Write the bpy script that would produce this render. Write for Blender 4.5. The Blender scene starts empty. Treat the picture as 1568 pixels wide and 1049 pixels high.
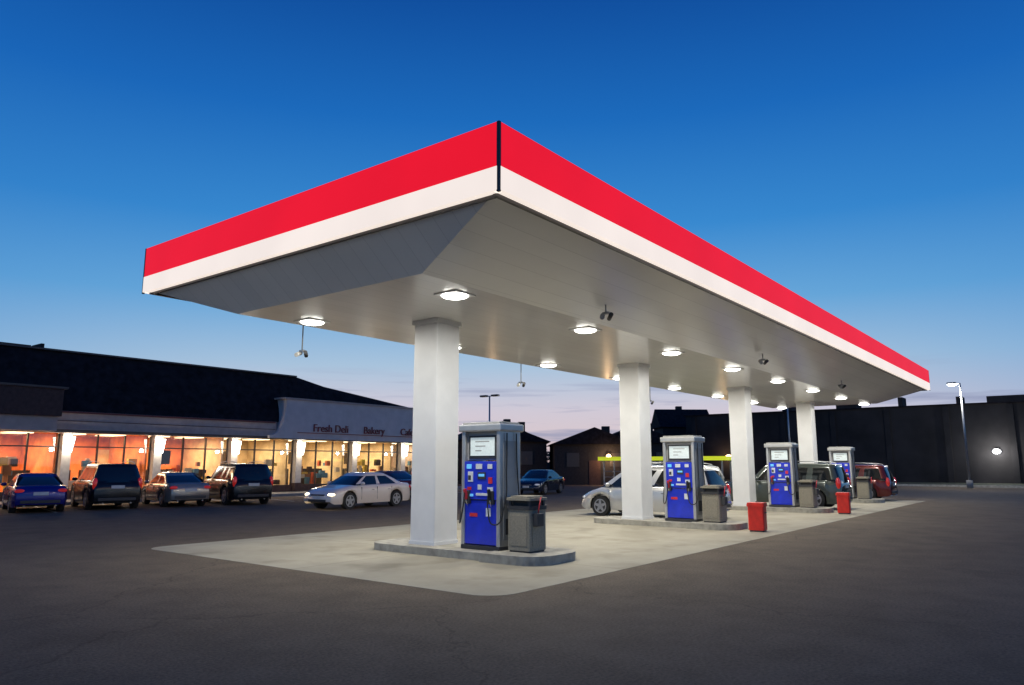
import bpy, bmesh, math, random
from mathutils import Vector, Matrix
random.seed(7)
scene=bpy.context.scene
S=1.125
# ------------------------------------------------------------------ materials
def newmat(name):
    m=bpy.data.materials.new(name); m.use_nodes=True
    return m,m.node_tree,m.node_tree.nodes['Principled BSDF']
def pbr(name,col,rough=.5,metal=0,emit=None,es=0,var=.06,scale=6,bump=0,coat=0,spec=None,sample=False):
    m,nt,b=newmat(name)
    n=nt.nodes.new('ShaderNodeTexNoise'); n.inputs['Scale'].default_value=scale; n.inputs['Detail'].default_value=6
    tc=nt.nodes.new('ShaderNodeTexCoord'); nt.links.new(tc.outputs['Object'],n.inputs['Vector'])
    r=nt.nodes.new('ShaderNodeValToRGB')
    r.color_ramp.elements[0].position=.3; r.color_ramp.elements[1].position=.7
    r.color_ramp.elements[0].color=tuple(max(0,c*(1-var)) for c in col)+(1,)
    r.color_ramp.elements[1].color=tuple(min(1,c*(1+var)) for c in col)+(1,)
    nt.links.new(n.outputs['Fac'],r.inputs['Fac']); nt.links.new(r.outputs['Color'],b.inputs['Base Color'])
    b.inputs['Roughness'].default_value=rough; b.inputs['Metallic'].default_value=metal
    if coat: b.inputs['Coat Weight'].default_value=coat; b.inputs['Coat Roughness'].default_value=.05
    if spec is not None: b.inputs['Specular IOR Level'].default_value=spec
    if emit:
        b.inputs['Emission Color'].default_value=emit+(1,); b.inputs['Emission Strength'].default_value=es
        if not sample: m.cycles.emission_sampling='NONE'
    if bump:
        bp=nt.nodes.new('ShaderNodeBump'); bp.inputs['Strength'].default_value=bump; bp.inputs['Distance'].default_value=.01
        nt.links.new(n.outputs['Fac'],bp.inputs['Height']); nt.links.new(bp.outputs['Normal'],b.inputs['Normal'])
    return m
M={}
M['alu']=pbr('brushed_aluminium',(.55,.55,.54),.35,.7)
M['greypanel']=pbr('grey_panel',(.34,.34,.33),.45)
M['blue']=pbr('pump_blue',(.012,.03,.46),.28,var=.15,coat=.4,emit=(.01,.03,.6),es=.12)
M['screen']=pbr('lit_screen',(.5,.55,.55),.3,emit=(.62,.72,.70),es=.45,var=.1,scale=20)
M['label']=pbr('white_label',(.65,.67,.7),.4)
M['redlabel']=pbr('red_label',(.6,.03,.04),.4)
M['cyan']=pbr('cyan_display',(.1,.4,.7),.3,emit=(.15,.5,.9),es=.5)
M['black']=pbr('black_rubber',(.02,.02,.02),.6)
M['dark']=pbr('dark_plastic',(.035,.035,.038),.5)
M['bin']=pbr('bin_grey',(.26,.235,.18),.8,var=.18,bump=.2,scale=30)
M['red']=pbr('red_painted_steel',(.70,.022,.010),.5,var=.15)
M['column']=pbr('column_white_paint',(.74,.74,.73),.42,var=.05,scale=2)
M['steel']=pbr('galvanised',(.35,.36,.37),.4,.6)
M['glassdark']=pbr('car_glass',(.010,.012,.014),.06,0,coat=.3)
M['chrome']=pbr('chrome',(.7,.7,.72),.15,1)
M['tyre']=pbr('tyre',(.018,.018,.018),.85)
M['rim']=pbr('alloy',(.5,.5,.52),.3,.8)
M['tail']=pbr('tail_lamp',(.35,.01,.01),.2,emit=(.8,.03,.02),es=.25,coat=1)
M['head']=pbr('head_lamp',(.7,.72,.75),.12,emit=(1,.95,.85),es=.15,coat=1)
M['headon']=pbr('head_lamp_on',(.9,.9,.9),.12,emit=(1,.85,.55),es=5.0)
M['plate']=pbr('number_plate',(.6,.6,.58),.5)
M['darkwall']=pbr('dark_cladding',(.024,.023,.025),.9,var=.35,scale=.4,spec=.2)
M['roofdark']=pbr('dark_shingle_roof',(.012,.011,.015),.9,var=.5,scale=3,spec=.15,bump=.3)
M['stucco']=pbr('pale_stucco',(.38,.31,.28),.8,var=.12,scale=3,bump=.2)
M['stuccow']=pbr('white_stucco',(.52,.47,.46),.75,var=.08,scale=2,bump=.2)
M['brown']=pbr('brown_render',(.075,.045,.04),.85,var=.2,spec=.2)
M['pill']=pbr('pillar_render',(.5,.45,.4),.8,var=.1)
M['redsign']=pbr('red_sign',(.20,.03,.035),.5)
M['redline']=pbr('dark_red_trim',(.10,.015,.015),.5)
M['frame']=pbr('window_frame',(.05,.045,.045),.4,.3)
M['sconce']=pbr('sconce_glass',(.9,.9,.85),.4,emit=(1,.95,.84),es=12)
M['lens']=pbr('canopy_lamp_lens',(.9,.9,.9),.3,emit=(1,.98,.90),es=9)
M['amber']=pbr('amber_lamp',(.9,.6,.3),.4,emit=(1,.62,.3),es=10)
M['coolamp']=pbr('cool_lamp',(.9,.9,.9),.4,emit=(.95,.97,1),es=16)
M['yellow']=pbr('yellow_lit_band',(.5,.5,.03),.5,emit=(.62,.72,.02),es=.7)
M['orangewall']=pbr('orange_wall',(.76,.23,.075),.8,var=.45,scale=1.2)
M['creamwall']=pbr('cream_wall',(.72,.56,.36),.8,var=.3,scale=1.2)
M['shopfloor']=pbr('shop_floor',(.3,.25,.2),.4)
M['ceilpanel']=pbr('ceiling_panel_light',(.9,.85,.7),.5,emit=(1,.80,.5),es=2.3)
M['sidewalk']=pbr('sidewalk_concrete',(.24,.235,.22),.85,var=.12,scale=2,bump=.3)
M['kerb']=pbr('kerb_concrete',(.35,.33,.275),.85,var=.28,scale=5,bump=.4)
M['paint']=pbr('road_paint',(.42,.42,.40),.7,var=.35,scale=9)
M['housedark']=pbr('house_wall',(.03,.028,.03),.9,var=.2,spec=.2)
M['blackgap']=pbr('trim_black',(.02,.02,.022),.5)
def carpaint(name,c,metal=.3,coat=1): return pbr(name,c,.25,metal,var=.02,coat=coat)

def fascia_mat(name,col,es,base):
    m,nt,b=newmat(name)
    tc=nt.nodes.new('ShaderNodeTexCoord'); n=nt.nodes.new('ShaderNodeTexNoise'); n.inputs['Scale'].default_value=.5; n.inputs['Detail'].default_value=3
    nt.links.new(tc.outputs['Object'],n.inputs['Vector'])
    mr=nt.nodes.new('ShaderNodeMapRange'); mr.inputs['To Min'].default_value=es*.86; mr.inputs['To Max'].default_value=es*1.12
    nt.links.new(n.outputs['Fac'],mr.inputs['Value']); nt.links.new(mr.outputs['Result'],b.inputs['Emission Strength'])
    b.inputs['Base Color'].default_value=base+(1,); b.inputs['Emission Color'].default_value=col+(1,)
    b.inputs['Roughness'].default_value=.5; b.inputs['Specular IOR Level'].default_value=.15
    m.cycles.emission_sampling='NONE'; return m
M['fred']=fascia_mat('backlit_red_fascia',(.88,.008,.026),.94,(.3,.004,.008))
M['fwhite']=fascia_mat('backlit_white_fascia',(1,.87,.78),.92,(.35,.33,.30))

def asphalt():
    m,nt,b=newmat('asphalt'); N=nt.nodes; L=nt.links
    tc=N.new('ShaderNodeTexCoord')
    def noise(s,d,r=.5):
        n=N.new('ShaderNodeTexNoise'); n.inputs['Scale'].default_value=s; n.inputs['Detail'].default_value=d; n.inputs['Roughness'].default_value=r
        L.new(tc.outputs['Object'],n.inputs['Vector']); return n
    a=noise(.09,5,.6); f=noise(28,3,.7); g=noise(1.3,6,.6)
    r=N.new('ShaderNodeValToRGB'); r.color_ramp.elements[0].position=.3; r.color_ramp.elements[1].position=.72
    r.color_ramp.elements[0].color=(.118,.091,.064,1); r.color_ramp.elements[1].color=(.172,.135,.097,1)
    L.new(a.outputs['Fac'],r.inputs['Fac'])
    def mul(x,y):
        q=N.new('ShaderNodeMix'); q.data_type='RGBA'; q.blend_type='MULTIPLY'; q.inputs['Factor'].default_value=1
        L.new(x,q.inputs['A']); L.new(y,q.inputs['B']); return q.outputs['Result']
    def ramp(src,p0,c0,p1,c1):
        q=N.new('ShaderNodeValToRGB'); q.color_ramp.elements[0].position=p0; q.color_ramp.elements[1].position=p1
        q.color_ramp.elements[0].color=(c0,c0,c0,1); q.color_ramp.elements[1].color=(c1,c1,c1,1); L.new(src,q.inputs['Fac']); return q.outputs['Color']
    c=mul(r.outputs['Color'],ramp(f.outputs['Fac'],.25,.5,.75,1.35))
    c=mul(c,ramp(g.outputs['Fac'],.3,.78,.6,1.05))
    wv=N.new('ShaderNodeTexVoronoi'); wv.feature='DISTANCE_TO_EDGE'; wv.inputs['Scale'].default_value=.13
    nd=noise(.8,4,.6); vm=N.new('ShaderNodeVectorMath'); vm.operation='MULTIPLY_ADD'; vm.inputs[1].default_value=(1.6,1.6,0); L.new(nd.outputs['Color'],vm.inputs[0]); L.new(tc.outputs['Object'],vm.inputs[2])
    L.new(vm.outputs[0],wv.inputs['Vector'])
    c=mul(c,ramp(wv.outputs['Distance'],.0015,.72,.004,1.0))
    L.new(c,b.inputs['Base Color'])
    b.inputs['Roughness'].default_value=.88; b.inputs['Specular IOR Level'].default_value=.18
    bp=N.new('ShaderNodeBump'); bp.inputs['Strength'].default_value=.5; bp.inputs['Distance'].default_value=.012
    L.new(f.outputs['Fac'],bp.inputs['Height']); L.new(bp.outputs['Normal'],b.inputs['Normal'])
    return m
M['asphalt']=asphalt()
def concrete():
    m,nt,b=newmat('forecourt_concrete'); N=nt.nodes; L=nt.links
    tc=N.new('ShaderNodeTexCoord')
    n=N.new('ShaderNodeTexNoise'); n.inputs['Scale'].default_value=.6; n.inputs['Detail'].default_value=8; n.inputs['Roughness'].default_value=.65
    L.new(tc.outputs['Object'],n.inputs['Vector'])
    r=N.new('ShaderNodeValToRGB'); e=r.color_ramp.elements
    e[0].position=.28; e[0].color=(.275,.245,.175,1); e[1].position=.65; e[1].color=(.395,.36,.27,1)
    L.new(n.outputs['Fac'],r.inputs['Fac'])
    br=N.new('ShaderNodeTexBrick'); br.offset=0; br.inputs['Scale'].default_value=1; br.inputs['Mortar Size'].default_value=.012
    br.inputs['Brick Width'].default_value=4.5; br.inputs['Row Height'].default_value=4.9
    br.inputs['Color1'].default_value=(1,1,1,1); br.inputs['Color2'].default_value=(.93,.93,.93,1); br.inputs['Mortar'].default_value=(.55,.55,.53,1)
    L.new(tc.outputs['Object'],br.inputs['Vector'])
    mx=N.new('ShaderNodeMix'); mx.data_type='RGBA'; mx.blend_type='MULTIPLY'; mx.inputs['Factor'].default_value=1
    L.new(r.outputs['Color'],mx.inputs['A']); L.new(br.outputs['Color'],mx.inputs['B'])
    v=N.new('ShaderNodeTexNoise'); v.inputs['Scale'].default_value=.9; v.inputs['Detail'].default_value=3
    mp=N.new('ShaderNodeMapping'); mp.inputs['Location'].default_value=(13,4,0); L.new(tc.outputs['Object'],mp.inputs['Vector']); L.new(mp.outputs['Vector'],v.inputs['Vector'])
    r3=N.new('ShaderNodeValToRGB'); r3.color_ramp.elements[0].position=.30; r3.color_ramp.elements[1].position=.45
    r3.color_ramp.elements[0].color=(.72,.70,.66,1); r3.color_ramp.elements[1].color=(1,1,1,1)
    L.new(v.outputs['Fac'],r3.inputs['Fac'])
    m3=N.new('ShaderNodeMix'); m3.data_type='RGBA'; m3.blend_type='MULTIPLY'; m3.inputs['Factor'].default_value=1
    L.new(mx.outputs['Result'],m3.inputs['A']); L.new(r3.outputs['Color'],m3.inputs['B'])
    L.new(m3.outputs['Result'],b.inputs['Base Color']); b.inputs['Roughness'].default_value=.75
    return m
M['concrete']=concrete()
def soffit():
    m,nt,b=newmat('soffit_metal_panels'); N=nt.nodes; L=nt.links
    tc=N.new('ShaderNodeTexCoord'); sep=N.new('ShaderNodeSeparateXYZ'); L.new(tc.outputs['Object'],sep.inputs[0])
    mu=N.new('ShaderNodeMath'); mu.operation='MULTIPLY'; mu.inputs[1].default_value=1/.4; L.new(sep.outputs['Y'],mu.inputs[0])
    fr=N.new('ShaderNodeMath'); fr.operation='FRACT'; L.new(mu.outputs[0],fr.inputs[0])
    gt=N.new('ShaderNodeMath'); gt.operation='GREATER_THAN'; gt.inputs[1].default_value=.965; L.new(fr.outputs[0],gt.inputs[0])
    fl=N.new('ShaderNodeMath'); fl.operation='FLOOR'; L.new(mu.outputs[0],fl.inputs[0])
    wn=N.new('ShaderNodeTexWhiteNoise'); wn.noise_dimensions='1D'; L.new(fl.outputs[0],wn.inputs['W'])
    n=N.new('ShaderNodeTexNoise'); n.inputs['Scale'].default_value=.7; n.inputs['Detail'].default_value=4; L.new(tc.outputs['Object'],n.inputs['Vector'])
    ad=N.new('ShaderNodeMath'); ad.operation='MULTIPLY_ADD'; ad.inputs[1].default_value=.05; ad.inputs[2].default_value=.78; L.new(wn.outputs['Value'],ad.inputs[0])
    ad2=N.new('ShaderNodeMath'); ad2.operation='MULTIPLY_ADD'; ad2.inputs[1].default_value=.12; L.new(n.outputs['Fac'],ad2.inputs[0]); L.new(ad.outputs[0],ad2.inputs[2])
    sb=N.new('ShaderNodeMath'); sb.operation='MULTIPLY_ADD'; sb.inputs[1].default_value=-.12; L.new(gt.outputs[0],sb.inputs[0]); L.new(ad2.outputs[0],sb.inputs[2])
    cc=N.new('ShaderNodeCombineColor')
    for i,k in enumerate((1.0,.99,.96)):
        q=N.new('ShaderNodeMath'); q.operation='MULTIPLY'; q.inputs[1].default_value=k; L.new(sb.outputs[0],q.inputs[0]); L.new(q.outputs[0],cc.inputs[i])
    L.new(cc.outputs[0],b.inputs['Base Color']); b.inputs['Roughness'].default_value=.22; b.inputs['Specular IOR Level'].default_value=.6
    bp=N.new('ShaderNodeBump'); bp.inputs['Strength'].default_value=.15; bp.inputs['Distance'].default_value=.02; L.new(sb.outputs[0],bp.inputs['Height'])
    L.new(bp.outputs['Normal'],b.inputs['Normal'])
    return m
M['soffit']=soffit()
def winglass():
    m=bpy.data.materials.new('shop_glass'); m.use_nodes=True; nt=m.node_tree; nt.nodes.clear()
    o=nt.nodes.new('ShaderNodeOutputMaterial'); mx=nt.nodes.new('ShaderNodeMixShader'); t=nt.nodes.new('ShaderNodeBsdfTransparent'); g=nt.nodes.new('ShaderNodeBsdfGlossy')
    g.inputs['Roughness'].default_value=.03; t.inputs[0].default_value=(.92,.90,.86,1); mx.inputs[0].default_value=.08
    nt.links.new(t.outputs[0],mx.inputs[1]); nt.links.new(g.outputs[0],mx.inputs[2]); nt.links.new(mx.outputs[0],o.inputs[0]); return m
M['glass']=winglass()

# ------------------------------------------------------------------ helpers
def link(o,parent=None):
    scene.collection.objects.link(o)
    if parent: o.parent=parent
    return o
def empty(name,loc=(0,0,0),rz=0):
    e=bpy.data.objects.new(name,None); e.location=loc; e.rotation_euler=(0,0,rz); e.empty_display_size=.3
    return link(e)
def mesh_obj(name,bm,mats,parent=None,smooth=False,loc=(0,0,0),rot=(0,0,0)):
    me=bpy.data.meshes.new(name); bm.normal_update(); bm.to_mesh(me); bm.free()
    if not isinstance(mats,(list,tuple)): mats=[mats]
    for m in mats: me.materials.append(m)
    if smooth:
        for p in me.polygons: p.use_smooth=True
    o=bpy.data.objects.new(name,me); o.location=loc; o.rotation_euler=rot
    return link(o,parent)
def box(name,c,s,mat,parent=None,bev=0,rot=(0,0,0)):
    bm=bmesh.new(); bmesh.ops.create_cube(bm,size=1)
    bmesh.ops.scale(bm,vec=s,verts=bm.verts)
    if bev: bmesh.ops.bevel(bm,geom=bm.edges[:],offset=bev,segments=2,affect='EDGES',profile=.6)
    return mesh_obj(name,bm,mat,parent,loc=c,rot=rot)
def cyl(name,c,r,h,mat,parent=None,r2=None,seg=24,rot=(0,0,0),smooth=True):
    bm=bmesh.new(); bmesh.ops.create_cone(bm,cap_ends=True,segments=seg,radius1=r,radius2=r if r2 is None else r2,depth=h)
    o=mesh_obj(name,bm,mat,parent,loc=c,rot=rot)
    if smooth:
        for p in o.data.polygons: p.use_smooth=len(p.vertices)==4
    return o
def ell(name,c,s,mat,parent=None,rot=(0,0,0)):
    bm=bmesh.new(); bmesh.ops.create_uvsphere(bm,u_segments=20,v_segments=12,radius=1); bmesh.ops.scale(bm,vec=s,verts=bm.verts)
    return mesh_obj(name,bm,mat,parent,True,loc=c,rot=rot)
def prism(name,pts,axis,a,b,mat,parent=None,bev=0):
    bm=bmesh.new()
    def mk(p,t):
        return {'x':(t,p[0],p[1]),'y':(p[0],t,p[1]),'z':(p[0],p[1],t)}[axis]
    A=[bm.verts.new(mk(p,a)) for p in pts]; B=[bm.verts.new(mk(p,b)) for p in pts]
    bm.faces.new(A); bm.faces.new(B[::-1]); n=len(pts)
    for i in range(n): bm.faces.new((A[i],B[i],B[(i+1)%n],A[(i+1)%n]))
    bmesh.ops.recalc_face_normals(bm,faces=bm.faces)
    if bev:
        bmesh.ops.bevel(bm,geom=[e for e in bm.edges],offset=bev,segments=2,affect='EDGES')
    return mesh_obj(name,bm,mat,parent)
def rrect(x0,x1,y0,y1,r,n=8,corners=(1,1,1,1)):
    pts=[]
    for k,(cx,cy,a0) in enumerate(((x1-r,y1-r,0),(x0+r,y1-r,90),(x0+r,y0+r,180),(x1-r,y0+r,270))):
        if corners[k]:
            for i in range(n+1):
                a=math.radians(a0+90*i/n); pts.append((cx+r*math.cos(a),cy+r*math.sin(a)))
        else: pts.append(((x1,y1),(x0,y1),(x0,y0),(x1,y0))[k])
    return pts
def tube(name,pts,r,mat,parent):
    cu=bpy.data.curves.new(name,'CURVE'); cu.dimensions='3D'; cu.bevel_depth=r; cu.bevel_resolution=3
    sp=cu.splines.new('BEZIER'); sp.bezier_points.add(len(pts)-1)
    for p,q in zip(sp.bezier_points,pts): p.co=q; p.handle_left_type=p.handle_right_type='AUTO'
    cu.materials.append(mat); o=bpy.data.objects.new(name,cu); return link(o,parent)
def arealight(name,loc,power,size,col,parent=None,rot=(0,0,0),shape='DISK',spread=180,sy=None):
    l=bpy.data.lights.new(name,'AREA'); l.energy=power; l.size=size; l.color=col; l.shape=shape; l.spread=math.radians(spread)
    if sy: l.size_y=sy
    o=bpy.data.objects.new(name,l); o.location=loc; o.rotation_euler=rot; return link(o,parent)
def pointlight(name,loc,power,col,parent=None,r=.1):
    l=bpy.data.lights.new(name,'POINT'); l.energy=power; l.color=col; l.shadow_soft_size=r
    o=bpy.data.objects.new(name,l); o.location=loc; return link(o,parent)

# ------------------------------------------------------------------ ground
bm=bmesh.new(); bmesh.ops.create_grid(bm,x_segments=4,y_segments=4,size=600)
mesh_obj('ground',bm,M['asphalt'])
prism('forecourt_pavement',rrect(-3.15*S,26.8*S,-4.05*S,4.7*S,.5,corners=(0,1,1,0)),'z',-.03,.004,M['concrete'])
# ------------------------------------------------------------------ canopy
can=empty('gas_station_canopy')
x0,x1,y0,y1=-3.66*S,27.66*S,-4.5*S,4.5*S
zb=4.92*S; zt=zb+.89*S; zf=4.36*S
ix0,ix1,iy0,iy1=-2.85*S,26.85*S,-2.4*S,2.4*S
zw=zb+.31*S*.99
def fasc(name,z0,z1,mat,proud):
    t=.12
    p=proud; g=.035
    box(name+'_front',((x0+x1)/2,y0+t/2-p,(z0+z1)/2),(x1-x0-2*g,t,z1-z0),mat,can)
    box(name+'_back',((x0+x1)/2,y1-t/2+p,(z0+z1)/2),(x1-x0-2*g,t,z1-z0),mat,can)
    box(name+'_near_end',(x0+t/2-p,(y0+y1)/2,(z0+z1)/2),(t,y1-y0-2*g,z1-z0),mat,can)
    box(name+'_far_end',(x1-t/2+p,(y0+y1)/2,(z0+z1)/2),(t,y1-y0-2*g,z1-z0),mat,can)
fasc('fascia_red',zw+.004,zt,M['fred'],0)
fasc('fascia_white',zb,zw,M['fwhite'],.006)
for i,(cx,cy) in enumerate(((x0,y0),(x1,y0),(x0,y1),(x1,y1))):
    sx=1 if cx==x0 else -1; sy=1 if cy==y0 else -1
    box('corner_trim_%d'%i,(cx+sx*.02,cy+sy*.02,(zb+zt)/2-.01),(.045,.045,zt-zb+.03),M['blackgap'],can)
box('roof_deck',((x0+x1)/2,(y0+y1)/2,zt-.25),(x1-x0-.3,y1-y0-.3,.1),M['darkwall'],can)
bm=bmesh.new()
e=.10
O=[bm.verts.new(v) for v in ((x0+e,y0+e,zb+.05),(x1-e,y0+e,zb+.05),(x1-e,y1-e,zb+.05),(x0+e,y1-e,zb+.05))]
I=[bm.verts.new(v) for v in ((ix0,iy0,zf),(ix1,iy0,zf),(ix1,iy1,zf),(ix0,iy1,zf))]
bm.faces.new(I)
for i in range(4): bm.faces.new((O[i],O[(i+1)%4],I[(i+1)%4],I[i]))
bmesh.ops.recalc_face_normals(bm,faces=bm.faces)
mesh_obj('soffit',bm,M['soffit'],can)
for nm,c,s in (('gutter_trim_front',((x0+x1)/2,y0+.16,zb+.0),(x1-x0-.2,.06,.07)),('gutter_trim_end',(x0+.16,0,zb+.0),(.06,y1-y0-.4,.07)),
               ('gutter_trim_back',((x0+x1)/2,y1-.16,zb+.0),(x1-x0-.2,.06,.07)),('gutter_trim_far',(x1-.16,0,zb+.0),(.06,y1-y0-.4,.07))):
    box(nm,c,s,M['frame'],can)
for k in range(4):
    prism('column_%d'%k,rrect(8*k*S-.36,8*k*S+.36,-.35,.35,.03,3),'z',.15,zf-.10,M['column'],can)
    prism('column_cap_%d'%k,rrect(8*k*S-.40,8*k*S+.40,-.39,.39,.03,3),'z',zf-.10,zf+.0-.002,M['column'],can)
    prism('column_base_%d'%k,rrect(8*k*S-.38,8*k*S+.38,-.37,.37,.03,3),'z',.15,.22,M['column'],can)
for k in range(8):
    for j,v in enumerate((-1.88,1.88)):
        X=(-1.56+4.03*k)*S; Y=v*S
        box('lamp_housing_%d_%d'%(k,j),(X,Y,zf-.010),(.56,.56,.026),M['column'],can,.008)
        ell('lamp_lens_%d_%d'%(k,j),(X,Y,zf-.024),(.255,.255,.06),M['lens'],can)
        arealight('lamp_light_%d_%d'%(k,j),(X,Y,zf-.11),122,.4,(1,.955,.85),can)
for k,(u,v) in enumerate(((1.4,-3.0),(9.6,-3.1),(17.8,-3.1),(-.95,3.0),(6.7,3.0),(14.8,3.0))):
    t=(abs(v)-2.4)/(4.42-2.4); zc=zf+t*(zb-zf)
    c=empty('security_camera',(u*S,v*S,zc))
    zz=-.65 if v>0 else -.16
    cyl('drop_rod',(0,0,zz/2),.015,-zz+.04,M['steel'],c)
    box('bracket',(0,0,zz),(.05,.16,.05),M['steel'],c)
    cyl('camera_body',(-.06,.05,zz-.07),.05,.24,M['greypanel'],c,rot=(0,math.radians(70),.5))
    cyl('camera_body_b',(.06,-.07,zz-.07),.045,.2,M['dark'],c,rot=(0,math.radians(110),.8))

# ------------------------------------------------------------------ islands, pumps, bins
def pump(loc):
    p=empty('fuel_pump',loc)
    W=.94; D=.62; H=2.42
    box('plinth',(0,0,.04),(D+.06,W+.04,.08),M['dark'],p,.01)
    for s in (-1,1):
        box('side_post_%d'%s,(0,s*(W/2-.02),H/2+.04),(D+.04,.09,H-.08),M['alu'],p,.015)
        box('side_inset_%d'%s,(0,s*(W/2+.028),1.15),(D-.18,.012,1.9),M['greypanel'],p)
        box('side_vent_%d'%s,(0,s*(W/2+.036),.45),(D-.3,.01,.3),M['dark'],p)
    box('header',(0,0,H-.06),(D+.14,W+.16,.15),M['alu'],p,.03)
    box('header_cap',(0,0,H+.035),(D+.02,W+.02,.04),M['greypanel'],p,.01)
    box('upper_cabinet',(0,0,2.03),(D-.14,W-.13,.62),M['greypanel'],p)
    for f in (-1,1):
        xf=f*D/2
        box('blue_lower_door_%d'%f,(f*(D/2-.06),0,.52),(.12,W-.12,.84),M['blue'],p,.012)
        box('blue_upper_panel_%d'%f,(f*(D/2-.045),0,1.33),(.15,W-.12,.74),M['blue'],p,.015)
        box('door_seam_%d'%f,(f*(D/2-.02),0,.945),(.06,W-.14,.012),M['black'],p)
        box('screen_surround_%d'%f,(f*(D/2-.10),0,1.98),(.10,W-.22,.46),M['dark'],p,.01)
        box('screen_%d'%f,(f*(D/2-.045),0,1.99),(.02,W-.32,.36),M['screen'],p)
        for r_ in range(3): box('screen_line_%d_%d'%(f,r_),(f*(D/2-.034),.05*r_,2.09-.09*r_),(.004,.36-.1*r_,.02),M['greypanel'],p)
        xs=f*(D/2+.034)
        for (yy,zz,sy,sz,mm) in ((-.26,1.60,.12,.09,'label'),(.02,1.60,.16,.10,'label'),(.28,1.60,.12,.09,'cyan'),
                                 (-.05,1.42,.2,.14,'dark'),(-.05,1.43,.15,.05,'cyan'),(.24,1.40,.13,.2,'label'),(.26,1.38,.07,.09,'dark'),
                                 (-.27,1.33,.1,.12,'redlabel'),(-.27,1.16,.14,.08,'label'),(.0,1.2,.1,.1,'label'),(.27,1.17,.1,.06,'redlabel'),
                                 (-.06,1.06,.3,.05,'label'),(.22,1.04,.1,.05,'cyan')):
            dd=.02+.004*(mm=='dark')+.008*(sz<.06)+.006*(sy<.08)
            box('fascia_item',(xs,yy*(-f),zz),(dd,sy,sz),M[mm],p,.003)
        box('data_label',(f*(D/2+.006),.2*f,.72),(.01,.12,.16),M['label'],p)
        box('warning_label',(f*(D/2+.006),-.18*f,.66),(.01,.2,.07),M['redlabel'],p)
        for j,yy in enumerate((-.3,.31)):
            box('nozzle_boot_%d'%j,(f*(D/2+.03),yy,1.0),(.08,.13,.26),M['dark'],p,.02)
            box('nozzle_%d'%j,(f*(D/2+.10),yy,1.06),(.07,.05,.22),M['redlabel' if j else 'black'],p,.02,rot=(0,f*.3,0))
            cyl('spout_%d'%j,(f*(D/2+.07),yy,.92),.014,.18,M['chrome'],p,rot=(0,f*.4,0))
            ys=1 if yy>0 else -1
            tube('hose_%d'%j,[(f*(D/2+.13),yy,1.16),(f*(D/2+.16),yy*1.05,.8),(f*(D/2+.12),ys*.44,.5),(f*(D/2-.06),ys*.54,.85),(f*(D/2-.14),ys*.535,1.6),(f*(D/2-.16),ys*.53,2.25)],.014,M['black'],p)
    return p
def trash(loc):
    t=empty('trash_bin',loc)
    prism('body',rrect(-.27,.27,-.27,.27,.05,4),'z',.03,.78,M['bin'],t)
    prism('base',rrect(-.25,.25,-.25,.25,.05,4),'z',0,.03,M['dark'],t)
    for s in (-1,1):
        box('rib_x_%d'%s,(s*.275,0,.40),(.012,.40,.56),M['bin'],t,.004)
        box('rib_y_%d'%s,(0,s*.275,.40),(.40,.012,.56),M['bin'],t,.004)
    prism('collar',rrect(-.29,.29,-.29,.29,.06,4),'z',.78,.85,M['dark'],t)
    for a in (-.22,.22):
        for b in (-.22,.22): box('hood_post',(a,b,.90),(.05,.05,.12),M['dark'],t)
    box('chute',(0,0,.895),(.38,.38,.11),M['black'],t)
    prism('lid',rrect(-.30,.30,-.30,.30,.07,4),'z',.95,1.0,M['bin'],t)
    prism('lid_top',rrect(-.24,.24,-.24,.24,.07,4),'z',1.0,1.03,M['bin'],t)
    box('squeegee_bucket',(-.1,-.34,.60),(.2,.13,.24),M['dark'],t,.02)
    cyl('squeegee_handle',(-.08,-.34,.80),.012,.45,M['redlabel'],t,rot=(.15,.1,0))
def redbin(loc):
    t=empty('fire_sand_bin',loc,math.radians(8))
    prism('body',rrect(-.21,.21,-.21,.21,.04,3),'z',.04,.66,M['red'],t)
    prism('foot',rrect(-.19,.19,-.19,.19,.04,3),'z',0,.04,M['dark'],t)
    prism('rim',rrect(-.235,.235,-.235,.235,.04,3),'z',.66,.72,M['red'],t)
    prism('lid',rrect(-.225,.225,-.225,.225,.04,3),'z',.72,.76,M['red'],t)
    box('lid_handle',(0,0,.785),(.16,.03,.03),M['dark'],t,.008)
    for s in (-1,1): box('side_handle_%d'%s,(0,s*.225,.5),(.14,.02,.03),M['dark'],t)
for k in range(4):
    X=8*k*S
    isl=empty('pump_island',(X,0,0))
    prism('kerb_main',rrect(-.72,.72,-1.95,1.35,.5,8,(1,1,0,0)),'z',-.02,.15,M['kerb'],isl)
    prism('kerb_nose',rrect(-.82,.82,-3.3,-1.953,.6,8,(0,0,1,1)),'z',-.02,.165,M['kerb'],isl)
    pump((X-.02,-1.40*S,.152))
    trash((X-.05,-2.22*S,.167))
for k in (1,2): redbin((8*k*S-.35*S,-3.42*S,.004))

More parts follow.
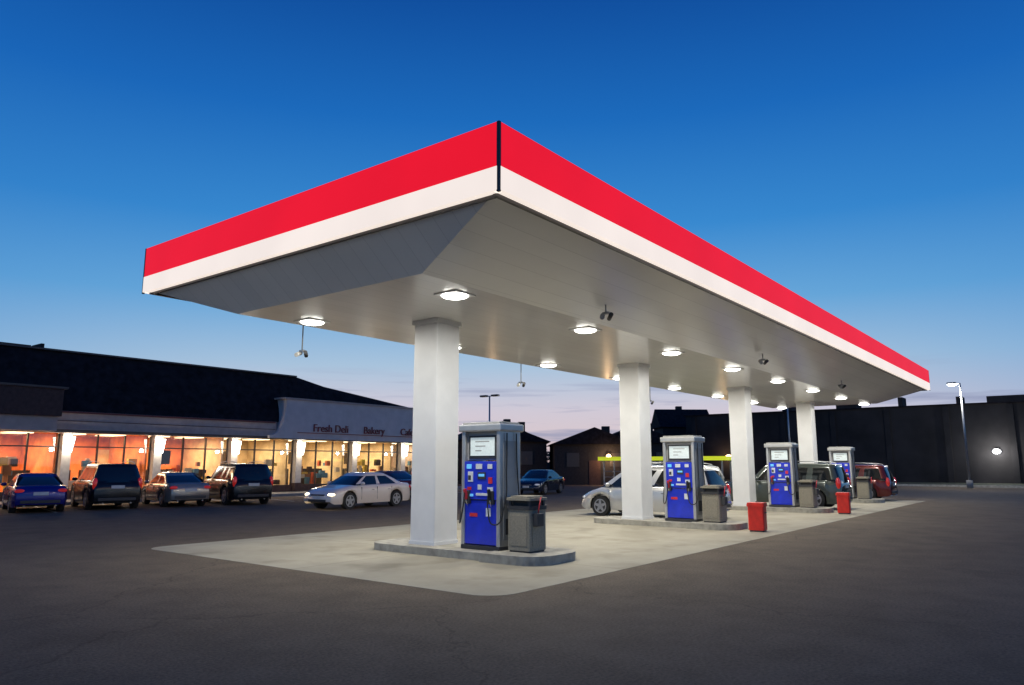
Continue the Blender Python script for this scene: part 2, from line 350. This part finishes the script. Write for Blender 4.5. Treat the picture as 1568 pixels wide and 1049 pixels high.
# ------------------------------------------------------------------ cars
def interp(pts,x):
    if x<=pts[0][0]: return pts[0][1]
    for (a,b),(c,d) in zip(pts,pts[1:]):
        if x<=c:
            t=(x-a)/(c-a); t=t*t*(3-2*t)*.4+t*.6
            return b+(d-b)*t
    return pts[-1][1]
def car(name,loc,rz,paint,kind='sedan',lights=False,trim=True):
    e=empty(name,loc,rz)
    if kind=='sedan':
        L,W,H,r=4.75,1.82,1.45,.335; fa,ra=1.43,-1.34
        top=[(-2.37,.70),(-2.32,.93),(-2.15,.985),(-1.7,1.0),(-1.2,.97),(.8,.95),(1.2,.93),(1.9,.81),(2.22,.69),(2.37,.52)]
        gh=dict(xf0=1.18,xr0=-1.90,xf1=.30,xr1=-.82,zb=.93)
    elif kind=='suv':
        L,W,H,r=4.85,1.95,1.82,.39; fa,ra=1.5,-1.4
        top=[(-2.42,.8),(-2.38,1.12),(-1.8,1.15),(.9,1.12),(1.3,1.12),(2.05,1.04),(2.3,.92),(2.42,.62)]
        gh=dict(xf0=1.22,xr0=-2.34,xf1=.55,xr1=-2.12,zb=1.10)
    else:
        L,W,H,r=4.95,1.92,1.76,.345; fa,ra=1.62,-1.45
        top=[(-2.47,.6),(-2.42,1.0),(-1.8,1.06),(1.0,1.0),(1.5,1.0),(2.1,.84),(2.36,.70),(2.47,.5)]
        gh=dict(xf0=1.62,xr0=-2.40,xf1=.55,xr1=-2.12,zb=1.0)
    cl=.22; ar=r+.07
    xs=set([-L/2,L/2,-L/2+.05,L/2-.05,-L/2+.12,L/2-.12]); n=24
    for i in range(1,n): xs.add(round(-L/2+L*i/n,3))
    for ax in (fa,ra):
        xs={x for x in xs if abs(x-ax)>ar+.03}
        for i in range(13): xs.add(ax-ar*math.cos(math.pi*i/12)*1.0)
        xs.add(ax-ar-.004); xs.add(ax+ar+.004)
    xs=sorted(xs)
    bm=bmesh.new(); rings=[]
    for x in xs:
        zt_=interp(top,x)
        d=abs(x)/(L/2); w=W/2*(1-.16*max(0,(d-.72)/.28)**2.2)
        zb_=cl+.10*max(0,(d-.9)/.1)**2
        for ax in (fa,ra):
            if abs(x-ax)<=ar+1e-6: zb_=max(zb_,r+math.sqrt(max(0,ar*ar-(x-ax)**2)))
        zs=zt_-.05
        half=[(w*.955,zb_),(w*.99,zb_+.18*(zs-zb_)),(w*1.0,zb_+.5*(zs-zb_)),(w*.985,zb_+.8*(zs-zb_)),(w*.955,zs),(w*.90,zt_),(w*.62,zt_+.022),(w*.3,zt_+.032)]
        ring=[bm.verts.new((x,y,z)) for y,z in half]+[bm.verts.new((x,0,zt_+.035))]+[bm.verts.new((x,-y,z)) for y,z in half[::-1]]
        rings.append(ring)
    for a,b in zip(rings,rings[1:]):
        for i in range(len(a)-1): bm.faces.new((a[i],a[i+1],b[i+1],b[i]))
    bm.faces.new(rings[0]); bm.faces.new(rings[-1][::-1])
    bmesh.ops.recalc_face_normals(bm,faces=bm.faces)
    mesh_obj('body',bm,paint,e,True)
    bm=bmesh.new(); K=6; rows=[]
    zb2,zt2=gh['zb']-.03,H
    nf,ns=6,14
    for k in range(K+1):
        t=k/K
        z=zb2+(zt2-.06-zb2)*t
        xf=gh['xf0']+(gh['xf1']-gh['xf0'])*(t*.85+.15*t*t); xr=gh['xr0']+(gh['xr1']-gh['xr0'])*(t*.8+.2*t*t)
        hw=W/2*(.915-.20*t-.02*t*t)
        row=[]
        for i in range(nf):
            s=-1+2*i/nf; row.append((xf+.10*(1-s*s),hw*s*.97,z))
        for i in range(ns):
            q=i/ns; row.append((xf+(xr-xf)*q,hw*(1 if 0<i else .985),z))
        for i in range(nf):
            s=1-2*i/nf; row.append((xr-.07*(1-s*s),hw*s*.97,z))
        for i in range(ns):
            q=i/ns; row.append((xr+(xf-xr)*q,-hw*(1 if 0<i else .985),z))
        rows.append([bm.verts.new(v) for v in row])
    P=len(rows[0])
    def isglass(i,k):
        if k==K-1: return False
        if k==0: return True
        if i<nf: return True
        if i<nf+ns: j=i-nf
        elif i<nf+ns+nf: return 1<=k<K-1
        else: j=ns-1-(i-(2*nf+ns))
        if j==0 or j==ns-1: return False
        if kind=='sedan' and j==ns-2: return False
        if kind!='sedan' and j==ns-5: return False
        if j==6: return False
        return True
    for k in range(K):
        for i in range(P):
            f=bm.faces.new((rows[k][i],rows[k][(i+1)%P],rows[k+1][(i+1)%P],rows[k+1][i]))
            f.material_index=1 if isglass(i,k) else 0
    R=rows[-1]; cx=sum(v.co.x for v in R)/P; prev=R
    for sc,dz in ((.93,.03),(.75,.052),(.4,.062)):
        nr=[bm.verts.new((cx+(v.co.x-cx)*sc,v.co.y*sc,zt2-.06+dz)) for v in R]
        for i in range(P): bm.faces.new((prev[i],prev[(i+1)%P],nr[(i+1)%P],nr[i]))
        prev=nr
    bm.faces.new(prev)
    bmesh.ops.recalc_face_normals(bm,faces=bm.faces)
    mesh_obj('cabin',bm,[paint,M['glassdark']],e,True)
    box('underbody',(0,0,.42),(L-.5,W-.56,.34),M['black'],e)
    box('sill_underside',(0,0,.27),(fa-ra-2*ar-.02,W-.14,.08),M['black'],e)
    for ax in (fa,ra):
        for s in (-1,1):
            y=s*(W/2-.135)
            cyl('tyre',(ax,y,r),r,.22,M['tyre'],e,seg=32,rot=(math.pi/2,0,0))
            cyl('rim_dish',(ax,y+s*.095,r),r*.68,.04,M['dark'],e,seg=28,rot=(math.pi/2,0,0))
            bm=bmesh.new()
            ring=[]
            for i in range(28):
                a=2*math.pi*i/28; ring.append([bm.verts.new((q*math.cos(a),yy,q*math.sin(a))) for q,yy in ((r*.70,.10*s),(r*.70,.123*s),(r*.60,.123*s),(r*.58,.10*s))])
            for i in range(28):
                A,B=ring[i],ring[(i+1)%28]
                for j in range(4): bm.faces.new((A[j],A[(j+1)%4],B[(j+1)%4],B[j]))
            for i in range(5):
                a=2*math.pi*i/5+.3; c,s_=math.cos(a),math.sin(a); nx,nz=-s_,c
                vs=[]
                for q,wd in ((.03,.06),(r*.62,.035)):
                    for sg in (-1,1): vs.append(bm.verts.new((q*c+sg*wd*nx,.120*s,q*s_+sg*wd*nz)))
                bm.faces.new((vs[0],vs[1],vs[3],vs[2]))
            bmesh.ops.recalc_face_normals(bm,faces=bm.faces)
            mesh_obj('alloy_wheel',bm,M['rim'],e,False,loc=(ax,y,r))
            cyl('hub_cap',(ax,y+s*.115,r),.06,.03,M['rim'],e,seg=16,rot=(math.pi/2,0,0))
    hz=interp(top,L/2-.2)-.08
    tz=interp(top,-L/2+.08)-.12
    for s in (-1,1):
        ell('headlight',(L/2-.20,s*(W/2-.32),hz-.03),(.16,.24,.085),M['headon' if lights else 'head'],e,rot=(0,.15,-s*.35))
        if kind=='sedan': ell('tail_light',(-L/2+.12,s*(W/2-.30),tz),(.12,.24,.09),M['tail'],e,rot=(0,0,s*.3))
        else: ell('tail_light',(-L/2+.12,s*(W/2-.17),tz+.02),(.10,.10,.24),M['tail'],e)
        ell('wing_mirror',(gh['xf0']-.35,s*(W/2+.05),gh['zb']+.08),(.08,.11,.075),paint,e)
        for xx in ((.42,-.55)):
            box('door_handle',(xx-.28,s*(W/2*.985+.004),gh['zb']-.17),(.16,.03,.03),M['chrome'] if trim else paint,e,.008)
        for xx in (gh['xf0']-.38,-.12,-1.0 if kind=='sedan' else -1.05):
            box('door_seam',(xx,s*(W/2*.99-.006),.62),(.012,.03,.5),M['black'],e)
        ell('fog_lamp',(L/2-.10,s*(W/2-.36),.40),(.05,.09,.05),M['chrome'],e)
        cyl('exhaust',(-L/2+.1,s*.5,.27),.03,.2,M['chrome'],e,seg=12,rot=(0,math.pi/2,0))
        box('belt_trim',((gh['xf0']+gh['xr0'])/2,s*(W/2*.915+.002),gh['zb']+.0),(gh['xf0']-gh['xr0']-.3,.02,.02),M['chrome'],e)
    box('grille',(L/2-.035,0,hz-.08),(.06,W*.42,.13),M['dark'],e,.015)
    box('grille_bar',(L/2-.005,0,hz-.06),(.03,W*.40,.02),M['chrome'],e)
    box('lower_intake',(L/2-.02,0,.36),(.06,W*.55,.10),M['dark'],e,.02)
    box('rear_bumper_trim',(-L/2+.02,0,.42),(.08,W*.7,.12),M['dark'],e,.02)
    box('number_plate',(-L/2-.008,0,tz-.10),(.02,.48,.12),M['plate'],e)
    box('front_plate',(L/2+.012,0,.48),(.012,.4,.11),M['plate'],e)
    if kind!='sedan':
        for s in (-1,1): tube('roof_rail',[(gh['xf1']-.1,s*W*.33,H+.0),(gh['xf1']-.3,s*W*.335,H+.05),(gh['xr1']+.4,s*W*.335,H+.05),(gh['xr1']+.2,s*W*.33,H+.0)],.016,M['steel'],e)
    return e
silver=carpaint('silver_paint',(.55,.55,.54),.35); blackp=carpaint('black_paint',(.008,.008,.009),0,.25)
bluep=carpaint('blue_paint',(.012,.015,.20),.3,.5); beige=carpaint('champagne_paint',(.36,.31,.26),.5,.6)
whitep=carpaint('white_paint',(.78,.68,.58),0); greenp=carpaint('dark_green_paint',(.07,.085,.075),.3,.6); redp=carpaint('dark_red_paint',(.12,.015,.015),.3,.5)
navy=carpaint('navy_paint',(.012,.016,.035),.2,.3)
R=math.radians
car('parked_minivan',(10.75*S,.9*S,.004),R(90),silver,'van')
car('parked_suv',(18.3*S,-.75*S,.004),R(90),greenp,'suv')
car('parked_car',(26.2*S,-.75*S,.004),R(90),redp,'van')
car('parked_car',(.2,22.0,0),R(76),bluep,'sedan')
car('parked_suv',(2.85,21.9,0),R(77),blackp,'suv')
car('parked_car',(5.6,21.4,0),R(78),beige,'sedan')
car('parked_suv',(8.15,20.6,0),R(76),blackp,'suv')
car('moving_car',(9.55,13.5,0),R(185),whitep,'sedan',lights=True)
car('parked_car',(15.6,18.3,0),R(80),redp,'sedan')
car('parked_car',(25.9,15.8,0),R(195),navy,'sedan')
car('parked_car',(-3.1,22.0,0),R(76),silver,'sedan')

# ------------------------------------------------------------------ strip mall
mall=empty('strip_mall')
YF=24.5*S
prism('floor_slab',[(-30,YF-.02),(29.2,YF-.02),(29.2,YF+12),(-30,YF+12)],'z',-.02,.17,M['shopfloor'],mall)
step=4.39
pill=[3.26+step*k for k in range(-7,6)]
goods=[(.5,.1,.05),(.6,.45,.1),(.1,.25,.4),(.55,.5,.45),(.25,.12,.06),(.06,.04,.03)]
for i,c_ in enumerate(goods): M['goods_%d'%i]=pbr('goods_%d'%i,c_,.5)
for i,px in enumerate(pill):
    box('pillar_%d'%i,(px,YF-.12,1.72),(.42,.5,3.1),M['pill'],mall,.02)
    box('pillar_foot_%d'%i,(px,YF-.12,.42),(.5,.58,.5),M['brown'],mall,.02)
    if px>-8:
        box('sconce_bracket_%d'%i,(px,YF-.40,2.78),(.16,.08,.3),M['dark'],mall)
        prism('sconce_%d'%i,[(px-.24,3.08),(px+.24,3.08),(px+.12,2.36),(px-.12,2.36)],'y',YF-.62,YF-.45,M['sconce'],mall)
        pointlight('sconce_light_%d'%i,(px,YF-1.3,2.5),46,(1,.86,.68),mall)
end=29.2
edges=pill+[end]
for i in range(len(pill)):
    a=edges[i]+.21; b=edges[i+1]-(.21 if i<len(pill)-1 else 0)
    w=b-a; c=(a+b)/2
    box('window_sill_%d'%i,(c,YF+.05,.36),(w,.2,.4),M['brown'],mall)
    box('window_glass_%d'%i,(c,YF+.06,1.9),(w,.012,2.64),M['glass'],mall)
    for j in range(4):
        box('mullion_%d_%d'%(i,j),(a+.03+(w-.06)*j/3,YF+.05,1.9),(.07,.1,2.66),M['frame'],mall)
    box('transom_%d'%i,(c,YF+.05,2.62),(w,.09,.06),M['frame'],mall)
    warm=i<9
    box('back_wall_%d'%i,(c,YF+5.2,1.85),(w+.42-.01,.1,3.3),M['orangewall' if warm else 'creamwall'],mall)
    box('partition_%d'%i,(edges[i],YF+3,1.85),(.1,4.2,3.3),M['orangewall' if warm else 'creamwall'],mall)
    for j in range(2):
        box('ceiling_light_%d_%d'%(i,j),(c-1+2*j,YF+2.5,3.30),(.9,1.6,.05),M['ceilpanel'],mall)
    if c>-12:
        arealight('shop_light_%d'%i,(c,YF+2.5,3.2),330 if warm else 240,2.5,(1,.70,.40) if warm else (1,.82,.54),mall)
    rr=random.Random(i)
    for j in range(3):
        sx=a+.5+w*j/3
        box('shelf_unit_%d_%d'%(i,j),(sx,YF+1.6+rr.random()*1.5,.85),(.9,.4,1.3),M['frame'],mall)
    for j in range(22):
        hh=.15+.35*rr.random()
        box('goods_%d_%d'%(i,j),(a+.2+(w-.4)*rr.random(),YF+.6+rr.random()*1.2,.56+rr.choice((0,.45,.9,1.4))*.8+hh/2),(.15+.3*rr.random(),.2,hh),M['goods_%d'%rr.randrange(6)],mall)
    for j in range(2):
        box('poster_%d_%d'%(i,j),(a+w*rr.random(),YF+5.12,2.2),(.9,.03,.8),M[rr.choice(['goods_3','goods_5','redlabel','creamwall'])],mall)
box('shop_ceiling',(-.4,YF+2.7,3.42),(59.2,5.2,.12),M['stuccow'],mall)
box('end_wall',(29.1,YF+6,2.4),(.2,11.9,4.5),M['stucco'],mall)
box('overhang_band',((-30+14.2)/2,YF-.45,3.76),(44.2,1.3,.98),M['stucco'],mall,.02)
box('overhang_lip',((-30+14.2)/2,YF-1.12,3.32),(44.2,.08,.14),M['frame'],mall)
box('overhang_groove',((-30+14.2)/2,YF-1.102,3.80),(44.1,.02,.03),M['brown'],mall)
box('red_line',((-30+14.2)/2,YF-1.13,4.20),(44.0,.06,.08),M['redline'],mall)
bm=bmesh.new()
prof=[(-30,7.2),(16.3,7.2),(18.5,6.76),(28.6,5.6),(29.3,4.9)]
lo=[bm.verts.new((x,YF-.9,4.262)) for x,z in prof]; hi=[bm.verts.new((x,YF+.2,z)) for x,z in prof]; bk=[bm.verts.new((x,YF+12,z)) for x,z in prof]; bl=[bm.verts.new((x,YF+12,4.262)) for x,z in prof]
for A,B in ((lo,hi),(hi,bk),(bk,bl),(bl,lo)):
    for i in range(len(prof)-1): bm.faces.new((A[i],A[i+1],B[i+1],B[i]))
bm.faces.new((lo[0],hi[0],bk[0],bl[0])); bm.faces.new((lo[-1],hi[-1],bk[-1],bl[-1]))
bmesh.ops.recalc_face_normals(bm,faces=bm.faces)
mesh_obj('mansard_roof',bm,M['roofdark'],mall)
box('ridge_cap',(-6.85,YF+.2,7.22),(46.3,.3,.08),M['frame'],mall)
for i,(x,w,h) in enumerate(((-7.5,1.6,.5),(-4.2,2.6,.4),(-1,.3,.5),(.2,.2,.4),(1.2,1.4,.3),(2.4,.15,.45))):
    box('rooftop_unit_%d'%i,(x,YF+2.0,7.2+h/2),(w,1.2,h),M['darkwall'],mall)
pts=[(13.6,3.30)]
for i in range(9):
    a=i/8; pts.append((13.6+1.25*(math.sin(a*math.pi/2)**.8)*.85,3.45+2.0*(1-math.cos(a*math.pi/2))))
pts+=[(14.66,5.62),(29.25,5.62),(29.25,3.30)]
prism('sign_parapet',pts,'y',YF-1.35,YF-.2,M['stuccow'],mall)
box('sign_cap',(21.9,YF-.8,5.66),(14.9,1.3,.10),M['stucco'],mall)
box('sign_soffit',(21.5,YF-.8,3.27),(15.4,1.05,.05),M['frame'],mall)
def text(s,x,z,size):
    cu=bpy.data.curves.new('sign_letters','FONT'); cu.body=s; cu.size=size; cu.extrude=.03; cu.materials.append(M['redsign'])
    o=bpy.data.objects.new('sign_letters',cu); o.location=(x,YF-1.40,z); o.rotation_euler=(math.pi/2,0,0); link(o,mall)
text('Fresh Deli',16.6,3.76,.66); text('Bakery',20.6,3.76,.66); text('Cafe',23.9,3.76,.66)
box('sign_rail',(21,YF-1.385,3.66),(11,.05,.04),M['redsign'],mall)
box('portico_upper',(-6,YF-1.6,4.55),(16.5,1.0,1.25),M['brown'],mall,.02)
box('portico_lower',(-6,YF-1.5,3.6),(16.3,.9,.66),M['stucco'],mall,.02)
box('portico_cap',(-6,YF-1.6,5.22),(16.8,1.15,.09),M['frame'],mall)
prism('sidewalk',[(-60,YF-2.6),(30.5,YF-2.6),(30.5,YF-.02),(-60,YF-.02)],'z',-.02,.14,M['sidewalk'])
pk=empty('parking_markings')
for i in range(16):
    x=-12.2+2.65*i
    box('bay_line_%d'%i,(x-.3,YF-5.3,.004),(.1,5,.006),M['paint'],pk,rot=(0,0,R(-12)))

# ------------------------------------------------------------------ right dark building + background
wb=empty('warehouse_building')
XB=67.5
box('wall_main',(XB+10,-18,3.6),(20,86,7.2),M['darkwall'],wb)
box('parapet_cap',(XB+10,-18,7.26),(20.4,86.4,.12),M['roofdark'],wb)
for i in range(18):
    box('pilaster_%d'%i,(XB-.1,24-5*i,3.55),(.18,.5,7.1),M['darkwall'],wb)
for i,(y,w,h) in enumerate(((-5.8,3.2,.7),(-2.0,.5,.8),(-10,4,.5),(8,2,.6),(14,1,.9),(3,.4,1.0))):
    box('roof_unit_%d'%i,(XB+2.5,y,7.3+h/2),(2,w,h),M['darkwall'],wb)
for i in range(4):
    box('loading_door_%d'%i,(XB-.03,-12-9*i,1.8),(.08,3.4,3.5),M['housedark'],wb)
def walllamp(y,z,m,pw,col,x=XB):
    box('wall_lamp_base',(x-.18,y,z+.15),(.2,.4,.3),M['dark'],wb)
    ell('wall_lamp',(x-.32,y,z),(.16,.32,.20),m,wb)
    pointlight('wall_lamp_light',(x-1.2,y,z-.1),pw,col,wb,.2)
walllamp(-4.7,2.9,M['coolamp'],420,(.98,.95,.88))
walllamp(20.0,2.6,M['amber'],130,(1,.6,.3))
prism('verge_kerb',[(57,-90),(57.3,-90),(57.3,22),(57,22)],'z',-.02,.15,M['kerb'])
M['grass']=pbr('dry_grass',(.045,.055,.03),.95,var=.5,scale=4,bump=.5)
prism('grass_verge',[(57.31,-90),(66.5,-90),(66.5,22),(57.31,22)],'z',-.02,.12,M['grass'])
def streetlamp(loc,h,rz=0,on=True,double=False):
    s=empty('street_lamp',loc,rz)
    cyl('base',(0,0,.3),.22,.6,M['sidewalk'],s)
    cyl('pole',(0,0,h/2+.3),.09,h-.6,M['steel'],s,r2=.055)
    for d in ((1,-1) if double else (1,)):
        cyl('arm',(0,d*.3,h),.03,.6,M['steel'],s,rot=(math.pi/2,0,0))
        box('lamp_head',(0,d*.55,h+.03),(.32,.62,.14),M['dark'],s,.03)
        if on: ell('lamp_glass',(0,d*.55,h-.07),(.19,.30,.13),M['coolamp'],s)
    if on: pointlight('lamp_light',(0,.3,h-.45),1500,(1,.95,.85),s,.2)
streetlamp((53.6,-3.9,0),7.9,on=True)
streetlamp((31.5,24.5,0),6.9,double=True,on=False)
streetlamp((58.3,10.6,0),8.2,on=False)
sh=empty('cart_shelter',(34.3,11.5,0))
box('yellow_band_front',(-.9,0,2.16),(.06,9.3,.26),M['yellow'],sh)
box('yellow_band_end',(0,-4.62,2.16),(1.74,.06,.26),M['yellow'],sh)
box('roof',(0,0,2.18),(1.72,9.1,.16),M['greypanel'],sh)
for y in (-4.3,0,4.3):
    for x in (-.7,.7): box('post',(x,y,1.05),(.08,.08,2.1),M['steel'],sh)
for i in range(3): tube('side_rail_%d'%i,[(-.7,-4.3,.5+.4*i),(-.7,4.3,.5+.4*i)],.02,M['steel'],sh)
def house(loc,rz,w,d,h,pitch,amber=None):
    e=empty('suburban_house',loc,rz)
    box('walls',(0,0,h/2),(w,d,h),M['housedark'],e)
    prism('gable_roof',[(-w/2-.4,h-.1),(w/2+.4,h-.1),(0,h+pitch)],'y',-d/2-.4,d/2+.4,M['roofdark'],e)
    box('chimney',(w*.22,0,h+pitch*.75),(.7,.7,pitch*.9),M['housedark'],e)
    for x in (-w*.27,w*.27):
        box('window',(x,-d/2-.02,h*.6),(1.1,.06,1.2),M['frame'],e)
    box('door',(0,-d/2-.02,1.05),(1,.06,2.1),M['brown'],e)
    if amber:
        ell('porch_lamp',(amber,-d/2-.35,2.4),(.22,.22,.26),M['amber'],e)
        pointlight('porch_light',(amber,-d/2-.9,2.3),170,(1,.6,.3),e)
house((44.5,33.5,0),R(-52),8,8,3.9,1.6,-1.0)
house((47.5,25.6,0),R(-52),7,8,3.6,1.4,1.2)
house((40.5,40.5,0),R(-45),6,8,4.3,2.0)
house((60,28,0),R(-52),9,8,4.0,1.8)
house((76,29.5,0),R(40),5,6,6.4,2.3)
house((58,46,0),R(-30),9,8,4.6,2.2)
box('boundary_wall',(38,44,1.0),(60,.3,2.0),M['housedark'])
M['foliage']=pbr('foliage',(.03,.04,.025),.9,var=.5,scale=1)
bm=bmesh.new(); rt=random.Random(5)
for i in range(150):
    a=R(-35)+R(150)*i/150+rt.uniform(-.01,.01); d=rt.uniform(105,150)
    cx,cy=-11.6+d*math.cos(a),-11.1+d*math.sin(a); hh=rt.uniform(3.5,7.5); ww=rt.uniform(2.5,5)
    for j in range(170):
        p=Vector((rt.gauss(0,1),rt.gauss(0,1),rt.gauss(0,1))).normalized()*rt.random()**.4
        c=Vector((cx+p.x*ww,cy+p.y*ww,hh*.55+p.z*hh*.48))
        u=Vector((rt.uniform(-1,1),rt.uniform(-1,1),rt.uniform(-1,1)))*.55; v=Vector((rt.uniform(-1,1),rt.uniform(-1,1),rt.uniform(-1,1)))*.55
        bm.faces.new([bm.verts.new(c+u),bm.verts.new(c+v),bm.verts.new(c-u*.8-v*.4)])
mesh_obj('distant_trees',bm,M['foliage'])

# ------------------------------------------------------------------ world (dusk sky)
w=bpy.data.worlds.new("World"); scene.world=w; w.use_nodes=True
nt=w.node_tree; N=nt.nodes; Lk=nt.links; bg=N['Background']
sky=N.new('ShaderNodeTexSky'); sky.sky_type='NISHITA'; sky.sun_disc=False
sky.sun_elevation=R(-3.0); sky.sun_rotation=R(52.2); sky.altitude=0; sky.air_density=1; sky.dust_density=.3; sky.ozone_density=4
tc=N.new('ShaderNodeTexCoord'); sp=N.new('ShaderNodeSeparateXYZ'); Lk.new(tc.outputs['Generated'],sp.inputs[0])
def lin(c):
    return tuple(((x/255+.055)/1.055)**2.4 if x>10 else x/255/12.92 for x in c)+(1,)
def skyramp(stops):
    rp=N.new('ShaderNodeValToRGB'); el=rp.color_ramp.elements
    el[0].position=0; el[0].color=lin(stops[0][1]); el[1].position=1; el[1].color=lin(stops[-1][1])
    for p_,c_ in stops[1:-1]:
        q=el.new(p_); q.color=lin(c_)
    Lk.new(sp.outputs['Z'],rp.inputs['Fac']); return rp
rs=skyramp([(0,(220,196,196)),(.07,(208,200,212)),(.13,(168,194,218)),(.21,(106,168,216)),(.31,(57,138,207)),(.44,(28,108,188)),(.57,(15,80,160)),(1,(8,42,105))])
ra=skyramp([(0,(160,170,200)),(.07,(150,174,208)),(.13,(122,170,213)),(.21,(84,152,210)),(.31,(48,127,200)),(.44,(24,100,182)),(.57,(13,75,153)),(1,(8,42,105))])
dt=N.new('ShaderNodeVectorMath'); dt.operation='DOT_PRODUCT'; dt.inputs[1].default_value=(.79,.613,0); Lk.new(tc.outputs['Generated'],dt.inputs[0])
md=N.new('ShaderNodeMapRange'); md.interpolation_type='SMOOTHSTEP'; md.inputs['From Min'].default_value=.99; md.inputs['From Max'].default_value=.70; Lk.new(dt.outputs['Value'],md.inputs['Value'])
az=N.new('ShaderNodeMix'); az.data_type='RGBA'; Lk.new(md.outputs['Result'],az.inputs['Factor']); Lk.new(rs.outputs['Color'],az.inputs['A']); Lk.new(ra.outputs['Color'],az.inputs['B'])
mp=N.new('ShaderNodeMapping'); mp.inputs['Scale'].default_value=(2.0,2.0,34); Lk.new(tc.outputs['Generated'],mp.inputs['Vector'])
nz=N.new('ShaderNodeTexNoise'); nz.inputs['Scale'].default_value=2.2; nz.inputs['Detail'].default_value=6; Lk.new(mp.outputs['Vector'],nz.inputs['Vector'])
cr=N.new('ShaderNodeValToRGB'); cr.color_ramp.elements[0].position=.52; cr.color_ramp.elements[0].color=(0,0,0,1); cr.color_ramp.elements[1].position=.64; cr.color_ramp.elements[1].color=(.7,.7,.7,1)
Lk.new(nz.outputs['Fac'],cr.inputs['Fac'])
mk=N.new('ShaderNodeMapRange'); mk.inputs['From Min'].default_value=.13; mk.inputs['From Max'].default_value=.08; mk.clamp=True; Lk.new(sp.outputs['Z'],mk.inputs['Value'])
mm=N.new('ShaderNodeMath'); mm.operation='MULTIPLY'; Lk.new(cr.outputs['Color'],mm.inputs[0]); Lk.new(mk.outputs['Result'],mm.inputs[1])
cm=N.new('ShaderNodeMix'); cm.data_type='RGBA'; Lk.new(mm.outputs[0],cm.inputs['Factor']); Lk.new(az.outputs['Result'],cm.inputs['A']); cm.inputs['B'].default_value=lin((138,146,178))
ad=N.new('ShaderNodeMix'); ad.data_type='RGBA'; ad.blend_type='ADD'; ad.inputs['Factor'].default_value=.06
Lk.new(cm.outputs['Result'],ad.inputs['A']); Lk.new(sky.outputs[0],ad.inputs['B'])
Lk.new(ad.outputs['Result'],bg.inputs['Color']); bg.inputs['Strength'].default_value=1.0
sl=bpy.data.lights.new('sun','SUN'); sl.energy=.03; sl.angle=R(.5); sl.color=(1,.8,.65)
so=bpy.data.objects.new('sun',sl); link(so)
d=Vector((math.cos(R(37.8)),math.sin(R(37.8)),math.tan(R(1.5)))); so.rotation_euler=d.to_track_quat('Z','Y').to_euler(); so.location=(0,0,30)
# ------------------------------------------------------------------ camera
cam=bpy.data.cameras.new('camera'); co=bpy.data.objects.new('camera',cam); link(co)
cam.sensor_width=36; cam.lens=25.8; cam.clip_end=2000
co.location=(-10.317*S,-9.866*S,1.8); co.rotation_euler=(R(99.4),0,R(37.8-90))
scene.camera=co
scene.view_settings.view_transform='Standard'; scene.view_settings.look='None'; scene.view_settings.exposure=0
